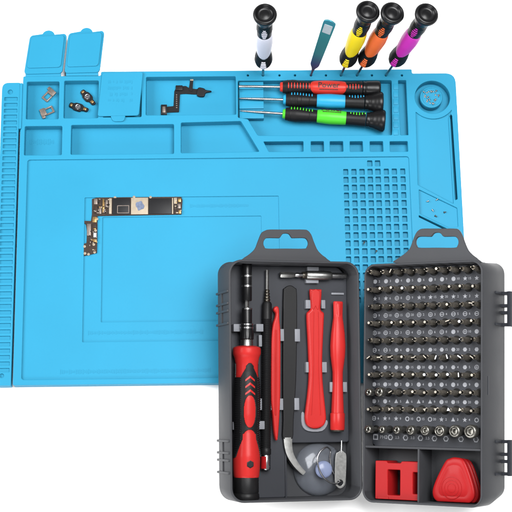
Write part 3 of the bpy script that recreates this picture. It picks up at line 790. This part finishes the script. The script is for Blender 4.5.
# --- black tweezers with a bent silver tip
tz = Tool('tweezers', 'flat black tweezers with bent silver tip between the red pry tools', 'tweezers', 289, 380)
flat_tool(tz, 'body', [(283.4, 293), (284.8, 288), (290, 285.3), (295, 288), (296.8, 293), (296.9, 330), (296, 380), (293.5, 420), (292.3, 439), (283, 439), (283, 420), (282.6, 380), (282.8, 330)], IW+.6, IW+4.4, 'slate' if False else 'black', .9, 3)
g = G()
c = [(287.5, 437.5), (288.0, 446), (289.8, 454), (294, 462), (299, 468.5), (304, 473.5)]
C3 = smooth_poly([lpt(x, y, IW+3) for x, y in c], 6, False); n_ = len(C3)
loops = []
for i in range(n_):
    p = Vector(C3[i]); tg = (Vector(C3[min(i+1, n_-1)])-Vector(C3[max(i-1, 0)])).normalized(); sd = tg.cross(Vector((0, 0, 1))).normalized()
    hw = 4.6*(1-i/(n_-1))+2.2*(i/(n_-1)); th = 1.3
    loops.append([p-sd*hw-Vector((0, 0, th)), p+sd*hw-Vector((0, 0, th)), p+sd*hw*.92+Vector((0, 0, th)), p+Vector((0, 0, th+.35)), p-sd*hw*.92+Vector((0, 0, th))])
g.loft(loops); tz.part('bent_tip', g, 'satin')
g = G(); g.loft([[q-Vector((0, 0, 3.4)) for q in map(Vector, l)] for l in loops]); tz.part('bent_tip', g, 'satin')

# --- wide red lever
tl = Tool('pry_lever', 'wide red plastic pry lever with broad shoulders and rounded foot', 'pry tool', 315, 380)
flat_tool(tl, 'lever', [(310, 290), (312, 289.3), (320, 289.3), (321.6, 290.5), (321.2, 300), (320.6, 308), (321.5, 311), (324, 313.5), (323.8, 322), (323, 340), (322.3, 360), (322.6, 378), (324, 395), (325.8, 412), (326, 420), (323.5, 425.5), (318, 428.3), (312, 428.2), (307, 425), (305.2, 419), (305.6, 411), (307.6, 395), (309, 378), (308.8, 360), (308, 340), (307, 322), (307, 313.5), (309, 311), (311, 308), (310.6, 300)], IW+2, IW+7.5, 'coral', 2.0, 4)
g = G()
for s in (-1, 1):
    pts = [lpt(315.5+s*x, y, IW+7.2) for x, y in ((2.2, 312), (2.6, 340), (2.4, 365), (3.4, 392), (4.6, 415))]
    g.tube(smooth_poly(pts, 4, False), .75, 8)
tl.part('rib', g, 'coral')
flat_tool(tl, 'blade_tip', [(312, 291), (319.4, 291), (319, 307), (317.4, 309.5), (315.6, 306), (313.8, 309.5), (312.4, 307)], IW+7.0, IW+8.3, 'coral', .5, 2)

# --- small red spudger
ts_ = Tool('spudger', 'short red plastic spudger with swollen middle, rightmost of the red tools', 'pry tool', 338, 370)
W3 = IW+6.5
A3 = lpt(338, 301.5, W3); B3 = lpt(337.4, 430.5, W3); AX3 = (B3-A3).normalized()
def t3(py): return (lpt(337.7, py, W3)-A3).dot(AX3)
prof = [(301.5, 4.4, 1.6), (302.5, 4.9, 2.0), (314, 4.6, 2.6), (318, 4.6, 3.6), (324, 5.4, 4.6), (334, 6.6, 5.6), (346, 7.3, 6.2), (356, 6.9, 6.0), (366, 5.6, 5.2), (372, 4.8, 4.8), (385, 4.8, 4.8), (398, 5.3, 5.3), (413, 5.9, 5.9)]
up3 = (Vector(up)-AX3*Vector(up).dot(AX3)).normalized(); sd3 = AX3.cross(up3)
def ell(pr):
    out = []
    for y, a, b in pr:
        out.append([A3+AX3*t3(y)+sd3*a*math.copysign(abs(math.cos(k))**.8, math.cos(k))+up3*b*math.copysign(abs(math.sin(k))**.8, math.sin(k)) for k in [2*math.pi*j/28 for j in range(28)]])
    return out
g = G(); g.loft(ell(prof)); ts_.part('body', g, 'coral', ang=50)
g = G(); g.loft(ell([(303.5, 3.2, 2.5), (305, 3.4, 2.9), (314, 3.0, 3.2), (319, 1.2, 3.6)])); ts_.part('blade_face', g, 'coral', ang=50)
g = G(); g.lathe([(t3(413), .01), (t3(413), 6.6), (t3(414), 7.0), (t3(429), 6.9), (t3(430), 6.4), (t3(430), .01)], A3, AX3, up, 32); ts_.part('ferrule', g, 'coral')
g = G(); g.lathe([(t3(430), .01), (t3(430), 6.2), (t3(431.5), 6.0), (t3(431.5), .01)], A3, AX3, up, 32); ts_.part('base_plug', g, 'darkmetal')

# --- silver hex adaptor across the top
ta = Tool('bit_adaptor', 'silver stepped steel bit adaptor lying across the top of the case', 'adaptor', 312, 275)
W4 = IW+5.5
A4 = lpt(280, 274.8, W4); B4 = lpt(346, 276, W4); AX4 = (B4-A4).normalized()
def t4(px): return (lpt(px, 275.4, W4)-A4).dot(AX4)
g = G(); g.lathe([(0, .01), (0, 2.6), (t4(281), 3.1), (t4(291), 3.1), (t4(295), 2.3), (t4(295), .01)], A4, AX4, up, 6); ta.part('hex_end', g, 'satin')
g = G(); g.lathe([(t4(294), 1.9), (t4(297), 2.5), (t4(299), 2.5), (t4(301.5), 2.0), (t4(302.5), 2.0)], A4, AX4, up, 20); ta.part('neck', g, 'steel')
g = G(); g.lathe([(t4(302), .01), (t4(302), 3.1), (t4(302.6), 3.4), (t4(305.6), 3.4), (t4(306.2), 3.0), (t4(306.2), .01)], A4, AX4, up, 24); ta.part('dark_ring', g, 'darkmetal')
g = G(); g.lathe([(t4(306), .01), (t4(306), 3.8), (t4(307), 4.5), (t4(324), 4.7), (t4(330), 4.2), (t4(331.5), 3.3), (t4(331.5), .01)], A4, AX4, up, 32); ta.part('sleeve', g, 'satin')
g = G(); g.lathe([(t4(331), 3.0), (t4(345), 3.0), (t4(346), 2.5), (t4(346), .01)], A4, AX4, up, 24); ta.part('socket_end', g, 'steel')

# --- suction cup, eject pin with ring
CW = -36.9
tsu = Tool('suction_cup', 'clear plastic suction cup in the lower corner of the case', 'suction cup', 319, 468, CW)
c = lpt(318.5, 469, CW)
g = G(); Rr = (lp(344, 469, CW+2)[0]-lp(293.5, 469, CW+2)[0])/2
out = [(0.2, Rr), (1.2, Rr+.2), (3.5, Rr*.93), (6.5, Rr*.76), (8.6, Rr*.5), (9.4, Rr*.3)]
inn = [(8.0, Rr*.3), (7.3, Rr*.5), (5.3, Rr*.75), (2.6, Rr*.9), (0.2, Rr-.9)]
g.lathe(out+[(9.5, .01)], c, (0, 0, 1), (0, 1, 0), 56, cap=False)
g.lathe(inn[::-1]+[(8.1, .01)], c, (0, 0, 1), (0, 1, 0), 56, cap=False)
tsu.part('cup', g, 'clear', ang=60)
g = G(); g.lathe([(8.6, 4), (10.5, 4), (12, 7.2), (15, 8.4), (17.5, 7.8), (18.6, 6), (18.8, .01)], c, (0, 0, 1), (0, 1, 0), 32); tsu.part('knob', g, 'bluish', ang=60)
te = Tool('eject_pin', 'silver eject pin with thin wire ring, standing at the right of the suction cup', 'eject pin', 340, 470, CW)
ew = -22.0
P = [lp(x, y, ew) for x, y in ((335.4, 456), (338.3, 452), (341.3, 450.4), (344, 452), (346.3, 456.5), (345.6, 480), (344, 486), (340, 488.5), (336.5, 486.5), (334.6, 481))]
hc = lp(340, 482.8, ew)
g = G(); g.flat([smooth_poly(P, 4), circ(hc[0], hc[1], 2.9, 20)], ew-.8, ew+.8, .3); te.part('plate', g, 'satin')
g = G(); g.tube([lpt(341.4, 452.5, ew), lpt(341.6, 446, ew), lpt(341.7, 440.5, ew)], lambda s: .95-.15*s, 10); te.part('pin', g, 'steel')
ring = [(340.6, 481.3, ew+2.2), (336, 483.6, ew+3), (329, 482, ew+4), (323, 476.5, ew+5), (318.8, 468, ew+5.5), (317.4, 459, ew+5.5), (319.6, 452.5, ew+5), (324, 448.5, ew+4), (327.5, 447.4, ew+2), (330.5, 451, ew-2), (330, 458, ew-3.5), (331.5, 468, ew-3.5), (335.5, 476.5, ew-3), (339.5, 481, ew-2.4), (341.8, 481.8, ew)]
g = G(); g.tube(smooth_poly([lpt(*p) for p in ring], 5), .75, 10, True); te.part('split_ring', g, 'steel')

# ------------------------------------------------------------------ bit case (right half)
tb = Thing('bit_case', 'dark grey case half filled with rows of screwdriver bits', 'case', RF, ((RE[0]+RE[1])/2, RE[2]+20, -DR))
rp = lambda px, py, w=0: RF.at(px, py, w)
def rpt(px, py, w): return Vector((*rp(px, py, w), w))
sh = shell(tb, RE, DR, -28, 11)
tab(tb, RF, tabpoly((397.4, 477), 258.6, 228.5), slotpoly(415.3, 458.3, 236.6, 247.6, 437, 232.6), -6.5, -3.5, sh)
# outer wall details: latch loops and a thumb slot
for ya, yb, yc, yd in ((292.5, 305, 312, 324), (441.5, 454.3, 461.5, 474)):
    va, vb, vc, vd = [rp(490, y, -30)[1] for y in (ya, yb, yc, yd)]
    g = G(); x0 = RE[1]-.6; x1 = RE[1]+9.5
    za, zb_ = -DR+2, -DR+9.5
    for v in (va, vb, vc, vd): g.box(x0, x1, v-1.5, v+1.5, za+1, zb_+3, .5)
    g.box(x1-3.4, x1+.6, vd-1.8, va+1.8, za, zb_+3.6, .8)
    for v in (va, vd): g.box(x0-.2, x0+1.8, v-1.2, v+1.2, za, za+24, .5)
    tb.part('latch_loop', g, 'slate', sh)
g = G(); va, vb = rp(490, 376, -14)[1], rp(490, 395, -14)[1]; g.box(RE[1]-.7, RE[1]+.45, vb, va, -13.4, -11.4, .3); tb.part('thumb_slot', g, 'slate', sh)
# bit plate
PW = -15.0
u0, u1 = RE[0]+2.4, RE[1]-2.4
vtop = RE[3]-2.6
dv = lambda px: rp(px, 444.0+(px-363)*.062, -1)[1]
vdiv = (dv(370)+dv(475))/2
g = G(); g.flat([rr(u0, u1, vdiv, vtop, 5)], -28.2, PW, .5); plate = tb.part('bit_plate', g, 'slate')
g = G(); g.box(RE[0]+1.5, RE[1]-1.5, vdiv-1.6, vdiv+.4, -28.2, -1.4, .4); tb.part('divider', g, 'grey')
ud = rp(418, 475, -1)[0]
g = G(); g.box(ud-.9, ud+.9, RE[2]+1.5, vdiv-.8, -28.2, -1.6, .4); tb.part('divider', g, 'grey')

# the grid of bits: columns and rows on the plate
ROWPX = [271.5, 288.8, 306.0, 323.2, 340.5, 358.0, 375.3, 392.6, 409.8]
LEGPX = [279.8, 297.3, 314.6, 332.2, 349.8, 367.3, 384.6, 401.8, 419.2]
CU0, CU1 = rp(377.8, 345, PW)[0], rp(480.2, 345, PW)[0]
def rowv(py): return (rp(385, py, PW)[1]+rp(470, py, PW)[1])/2
colu = [CU0+(CU1-CU0)*k/9 for k in range(10)]
ORD = ['first', 'second', 'third', 'fourth', 'fifth', 'sixth', 'seventh', 'eighth', 'ninth', 'tenth']
def hexloop(r, z, n=6, a0=0): return [(r*math.cos(2*math.pi*i/n+a0), r*math.sin(2*math.pi*i/n+a0), z) for i in range(n)]
def bit_mesh(kind):
    """shank and tip meshes; z runs out of the plate"""
    gs = G(); gs.loft([hexloop(2.6, -4), hexloop(2.6, 7.6), hexloop(2.1, 8.7), hexloop(1.8, 9.4), hexloop(1.8, 10.2), hexloop(2.5, 11.0), hexloop(2.5, 12.0), hexloop(1.8, 13.2)])
    gt = G()
    if kind == 'cross':
        P = []
        for i in range(8):
            a = i*math.pi/4; P.append((1.7 if i % 2 == 0 else .75, a))
        for z, k in ((12.8, 1.05), (15.5, 1.0), (17.6, .35)):
            P2 = [(r*k*math.cos(a), r*k*math.sin(a), z) for r, a in P]
            gt.v += P2
        for l in range(2):
            for i in range(8): gt.f.append((l*8+i, l*8+(i+1) % 8, (l+1)*8+(i+1) % 8, (l+1)*8+i))
        gt.f.append(tuple(range(16, 24)))
    elif kind == 'flat':
        gt.loft([[(1.6, 1.3, 12.8), (-1.6, 1.3, 12.8), (-1.6, -1.3, 12.8), (1.6, -1.3, 12.8)], [(1.9, .45, 17.5), (-1.9, .45, 17.5), (-1.9, -.45, 17.5), (1.9, -.45, 17.5)]])
    elif kind == 'star':
        l = lambda z, k: [((1.75 if i % 2 else 1.25)*k*math.cos(i*math.pi/6), (1.75 if i % 2 else 1.25)*k*math.sin(i*math.pi/6), z) for i in range(12)]
        gt.loft([l(12.8, 1), l(17, 1), l(17.3, .8)])
    elif kind == 'tri':
        gt.loft([hexloop(1.8, 12.8, 3), hexloop(1.8, 17.2, 3)])
    elif kind == 'hex':
        gt.loft([hexloop(1.6, 12.8), hexloop(1.6, 17), hexloop(1.3, 17.4)])
    elif kind == 'pin':
        gt.lathe([(12.8, 1.7), (15, 1.3), (18, .6), (18.4, .01)], (0, 0, 0), (0, 0, 1), (0, 1, 0), 12)
    else:   # socket: open nut end
        r = kind
        gs = G(); gs.loft([hexloop(2.4, -4), hexloop(2.4, 8.0), hexloop(2.0, 9)])
        gt.lathe([(7.5, 2.0), (9, r*.9), (10, r), (16.6, r), (17.6, r-.55), (18, r-1.2), (17.8, r*.70)], (0, 0, 0), (0, 0, 1), (0, 1, 0), 24, cap=False)
        h = [(17.8, r*.70), (16.4, r*.60), (16.0, r*.42), (13.0, r*.38), (13.0, .01)]
        gt.lathe(h, (0, 0, 0), (0, 0, 1), (0, 1, 0), 6, cap=False)
    return gs.mesh('shank'), gt.mesh('tip')
BM = {}
def bit_kind(kind, metal):
    if (kind, metal) not in BM:
        a, b = bit_mesh(kind); a.materials.append(M['bitsteel' if isinstance(kind, str) else 'socketsteel']); b.materials.append(M[metal]); BM[kind, metal] = (a, b)
    return BM[kind, metal]
def place_bit(u, v, kind, metal, label, group, spin, h=1.0, tilt=(0, 0)):
    a, b = bit_kind(kind, metal)
    e = bpy.data.objects.new('screwdriver_bit', None); e.empty_display_size = .003; COL.objects.link(e)
    e.matrix_world = RF.matrix((u, v, PW)) @ Matrix.Rotation(tilt[0], 4, 'X') @ Matrix.Rotation(tilt[1], 4, 'Y') @ Matrix.Rotation(spin, 4, 'Z') @ Matrix.Diagonal((1, 1, h, 1))
    tag(e, label, 'screwdriver bit', group)
    for nm, me in (('shank', a), ('tip', b)):
        o = bpy.data.objects.new(nm, me); COL.objects.link(o); o.parent = e
KR = ['cross', 'star', 'cross', 'hex', 'cross', 'flat', 'star', 'hex', 'tri']
GB = 'screwdriver bits standing in the bit case'
hole = G()
for r in range(9):
    v = rowv(ROWPX[r])
    for k in range(10):
        kind = KR[r] if rnd.random() < .72 else rnd.choice(['cross', 'star', 'flat', 'hex', 'pin'])
        metal = rnd.choice(['gun', 'gun', 'brass', 'gun'])
        if (r, k) in ((6, 6), (6, 7), (6, 8), (5, 6), (5, 7), (5, 8), (1, 3), (4, 8), (3, 8), (6, 5), (8, 7)): metal = 'steel'
        col = 'dark'
        if r == 7 and k < 2: kind = (3.6, 4.4)[k]; metal = 'socketsteel'; col = 'wide silver'
        where = f'{ORD[k]} from the left' if k < 9 else 'last on the right'
        place_bit(colu[k], v, kind, metal, f'{col} screwdriver bit, {where} in the {ORD[r]} row from the top', GB, rnd.uniform(0, 6), rnd.uniform(1.04, 1.2), (rnd.uniform(-.03, .03), rnd.uniform(-.03, .03)))
        hole.lathe([(PW-.2, 4.3), (PW+.28, 4.3), (PW+.34, 3.9), (PW+.34, .01)], (colu[k], v, 0), (0, 0, 1), (0, 1, 0), 20)
LAST = [(367.3, 427, 3.7), (381, 427.7, 3.6), (395.8, 428.3, 3.9), (409.8, 430, 4.4), (424.4, 431, 4.7), (439, 432, 5.2), (454, 433, 5.7), (469.7, 433.8, 6.2)]
vL = sum(rp(x, y, PW+18)[1] for x, y, r in LAST)/8
for k, (x, y, r) in enumerate(LAST):
    u = rp(x, y, PW+18)[0]
    where = ['leftmost and smallest', 'second from left', 'third from left', 'fourth from left', 'fourth from right', 'third from right', 'second from right', 'rightmost and widest'][k]
    place_bit(u, vL, r, 'socketsteel', f'round silver socket bit, {where} in the bottom row of bits', 'socket bits in the bottom row', .3*k)
    hole.lathe([(PW-.2, 3.8), (PW+.28, 3.8), (PW+.34, 3.3), (PW+.34, .01)], (u, vL, 0), (0, 0, 1), (0, 1, 0), 20)
tb.part('bit_hole_dark_discs', hole, 'hole', plate)  # solid black discs on the plate, painting in the dark of the holes
# printed legends
def sym(g, kind, x, y, r, z):
    z0, z1 = z-.1, z+.14
    if kind == 'dot': g.flat([circ(x, y, r, 16)], z0, z1, 0.02, 0)
    elif kind == 'ring': g.flat([circ(x, y, r, 18), circ(x, y, r*.62, 18)], z0, z1, .02, 0)
    elif kind == 'star': g.flat([[(x+r*(1.1 if i % 2 == 0 else .45)*math.sin(i*math.pi/5), y+r*(1.1 if i % 2 == 0 else .45)*math.cos(i*math.pi/5)) for i in range(10)]], z0, z1, .02, 0)
    elif kind == 'tri': g.flat([[(x, y+r), (x-r*.9, y-r*.7), (x+r*.9, y-r*.7)]], z0, z1, .02, 0)
    elif kind == 'hex': g.flat([circ(x, y, r, 6)], z0, z1, .02, 0)
    elif kind == 'hexring': g.flat([circ(x, y, r*1.1, 6), circ(x, y, r*.66, 14)], z0, z1, .02, 0)
    elif kind == 'sq': g.flat([rr(x-r, x+r, y-r, y+r, .2, 2), rr(x-r*.62, x+r*.62, y-r*.62, y+r*.62, .2, 2)], z0, z1, .02, 0)
    elif kind == 'plus':
        g.flat([circ(x, y, r, 18), circ(x, y, r*.74, 18)], z0, z1, .02, 0); g.box(x-r*.7, x+r*.7, y-.18, y+.18, z0, z1, 0); g.box(x-.18, x+.18, y-r*.7, y-.2, z0, z1, 0); g.box(x-.18, x+.18, y+.2, y+r*.7, z0, z1, 0)
    elif kind == 'minus':
        g.flat([circ(x, y, r, 18), circ(x, y, r*.72, 18)], z0, z1, .02, 0); g.box(x-r*.7, x+r*.7, y-.3, y+.3, z0, z1, 0)
SY = [['dot']*8+['star', 'star'], ['star', 'star', 'plus', 'plus']+['star']*6, ['plus']*6+['minus']*4, ['plus']*7+['dot', 'plus', 'dot'], ['minus', 'minus']+['hex']*8, ['hex']*9+['plus'],
      ['dot']*10, ['dot', 'dot']+['tri']*4+['dot', 'hex', 'hex', 'hex'], ['minus', 'star', 'star', 'ring', 'ring', 'ring', 'star', 'tri', 'star', 'ring']]
TX = ['2', '3', '4', '5', '6', '8', '9', '10', '15', '20']
for r in range(9):
    v = rowv(LEGPX[r]); g = G(); offu = rp(375.0, 300, PW)[0]-colu[0]
    for k in range(10):
        x = colu[k]+offu
        if x > u1-2.5: continue
        sym(g, SY[r][k], x, v, 2.1 if SY[r][k] in ('dot', 'hex') else 2.2, PW)
        if k < 9: g.text(TX[(k+r*3) % 10], 3.1, .06, Matrix.Translation((x+4.6, v, PW+.06)))
    tb.part('printed_row', g, 'print', plate)
g = G(); LB = [(372.8, 435.8, 'sq'), (390.4, 436.8, 'hexring'), (405.6, 437.5, 'hexring'), (420.5, 438, 'hexring'), (434.5, 438.8, 'hexring'), (446, 438.6, 'hexring'), (461, 440, 'hexring'), (476, 440.8, 'hexring')]
vB = sum(rp(x, y, PW)[1] for x, y, _ in LB)/8
for i, (x, y, k) in enumerate(LB):
    u = max(rp(x, y, PW)[0], u0+3.6); sym(g, k, min(u, u1-3), vB, 2.6, PW)
    if i == 0: g.text('PH2', 4.6, .06, Matrix.Translation((u+8.6, vB, PW+.06)))
    elif i < 4: g.text(('2.5', '3.0', '3.5')[i-1], 3.6, .06, Matrix.Translation((u+7.2, vB, PW+.06)))
tb.part('printed_row', g, 'print', plate)

# red magnetizer block
FW = -27.9
tgz = Thing('magnetizer_block', 'red plastic magnetizer block with two square windows in the case', 'magnetizer', RF, (*rp(397, 482, -14), FW))
w1 = -6.5
a = rp(375, 503, w1); b = rp(419.5, 462, w1)
bx0, bx1, by0, by1 = a[0], b[0]+4.5, max(a[1], RE[2]+3.3), b[1]
bx1 = min(bx1, ud-1.3)
h1 = (rp(387.5, 495, w1), rp(400, 470, w1)); h2 = (rp(412.6, 494, w1), rp(420, 472.5, w1))
H2x1 = min(h2[1][0], bx1-2.0)
nt = (rp(387.5, 463, w1)[0], rp(400.5, 463, w1)[0])
O = [(bx0, by0), (bx1, by0), (bx1, by1), (nt[1]+1, by1), (nt[1], by1-1.8), (nt[0], by1-1.8), (nt[0]-1, by1), (bx0, by1)]
g = G(); g.flat([round_poly(O, 1.2, 3), rr(h1[0][0], h1[1][0], h1[0][1], h1[1][1], .6, 3), rr(h2[0][0], H2x1, h2[0][1], h2[1][1], .6, 3)], FW, w1, .7); tgz.part('block', g, 'red')
g = G(); g.flat([round_poly([(bx0+2.5, by0+.2), (nt[0]+1.5, by0+.2), (nt[0]+1.5, by0+2.6), (bx0+2.5, by0+2.6)], .5)], w1-.6, w1+.5, .3); tgz.part('foot_rib', g, 'red')
# triangular picks
def pick(dx, dy, w, label):
    t = Thing('opening_pick', label, 'pick', RF, (*rp(452+dx, 482+dy, w), w))
    V = [(455.3+dx, 457.4+dy), (463.5+dx, 461+dy), (471+dx, 480+dy), (474+dx, 494.5+dy), (470+dx, 502+dy), (461+dx, 504.2+dy), (444+dx, 503.5+dy), (434.5+dx, 500+dy), (431.6+dx, 492+dy), (435+dx, 480+dy), (444+dx, 462+dy), (449+dx, 458.4+dy)]
    P = [rp(x, y, w+2) for x, y in V]
    c = [sum(p[i] for p in P)/len(P) for i in (0, 1)]
    P = [(p[0], max(p[1], RE[2]+3.4)) for p in smooth_poly(P, 5)]
    loops = [[(c[0]+(p[0]-c[0])*k, c[1]+(p[1]-c[1])*k, w+z) for p in P] for k, z in ((.96, 0), (.995, .5), (1, 1.0), (.985, 1.7), (.93, 2.3), (.80, 2.75), (.72, 2.5), (.68, 2.5), (.62, 2.9), (.3, 3.0))]
    g = G(); g.loft(loops); pl = t.part('plate', g, 'red', ang=50)
    cc = rp(451+dx, 488+dy, w+3)
    g = G()
    for r in (4, 7, 10): g.tube([(p[0], p[1], w+2.95) for p in circ(cc[0], cc[1], r, 40)], .35, 6, True)
    t.part('thumb_ring', g, 'red', pl)
pick(7.5, 1.2, -22.0, 'red triangular opening pick lying underneath the other pick')
pick(4.5, .6, -17.6, 'red triangular opening pick in the middle of the stacked picks')
pick(.6, 0, -13.2, 'red triangular opening pick on top, with round thumb rings')

# ------------------------------------------------------------------ camera, light
cam = bpy.data.cameras.new('camera'); co = bpy.data.objects.new('camera', cam); COL.objects.link(co)
m = Matrix((CR, CU, CB)).transposed().to_4x4(); m.translation = CAM*S; co.matrix_world = m
cam.sensor_width = 36; cam.lens = F/512*36; cam.clip_start = .05; cam.clip_end = 100
scene.camera = co
w = bpy.data.worlds.new('World'); scene.world = w; w.use_nodes = True
bgn = w.node_tree.nodes['Background']; bgn.inputs[0].default_value = (1, 1, 1, 1); bgn.inputs[1].default_value = .22
def area(name, loc, target, size, power, col=(1, 1, 1)):
    l = bpy.data.lights.new(name, 'AREA'); l.shape = 'RECTANGLE'; l.size = size[0]; l.size_y = size[1]; l.energy = power; l.color = col
    o = bpy.data.objects.new(name, l); COL.objects.link(o)
    z = (Vector(loc)-Vector(target)).normalized()
    o.matrix_world = Matrix.Translation(Vector(loc)) @ z.to_track_quat('Z', 'Y').to_matrix().to_4x4()
area('softbox_overhead', (.32, .05, 1.4), (.15, -.05, 0), (.8, .7), 24)
area('softbox_left', (-2.2, .3, 1.7), (.1, -.05, 0), (1.5, 1.5), 62)
area('added_fill_front', (-.3, -1.6, .8), (.05, -.1, 0), (1.4, .6), 13)  # added low fill lamp, lifts the shadow under the case
scene.view_settings.view_transform = 'Standard'; scene.view_settings.look = 'None'; scene.view_settings.exposure = 0.8; scene.view_settings.gamma = 1
scene.render.engine = 'CYCLES'
scene.cycles.max_bounces = 8; scene.cycles.transmission_bounces = 6
scene.cycles.use_denoising = True
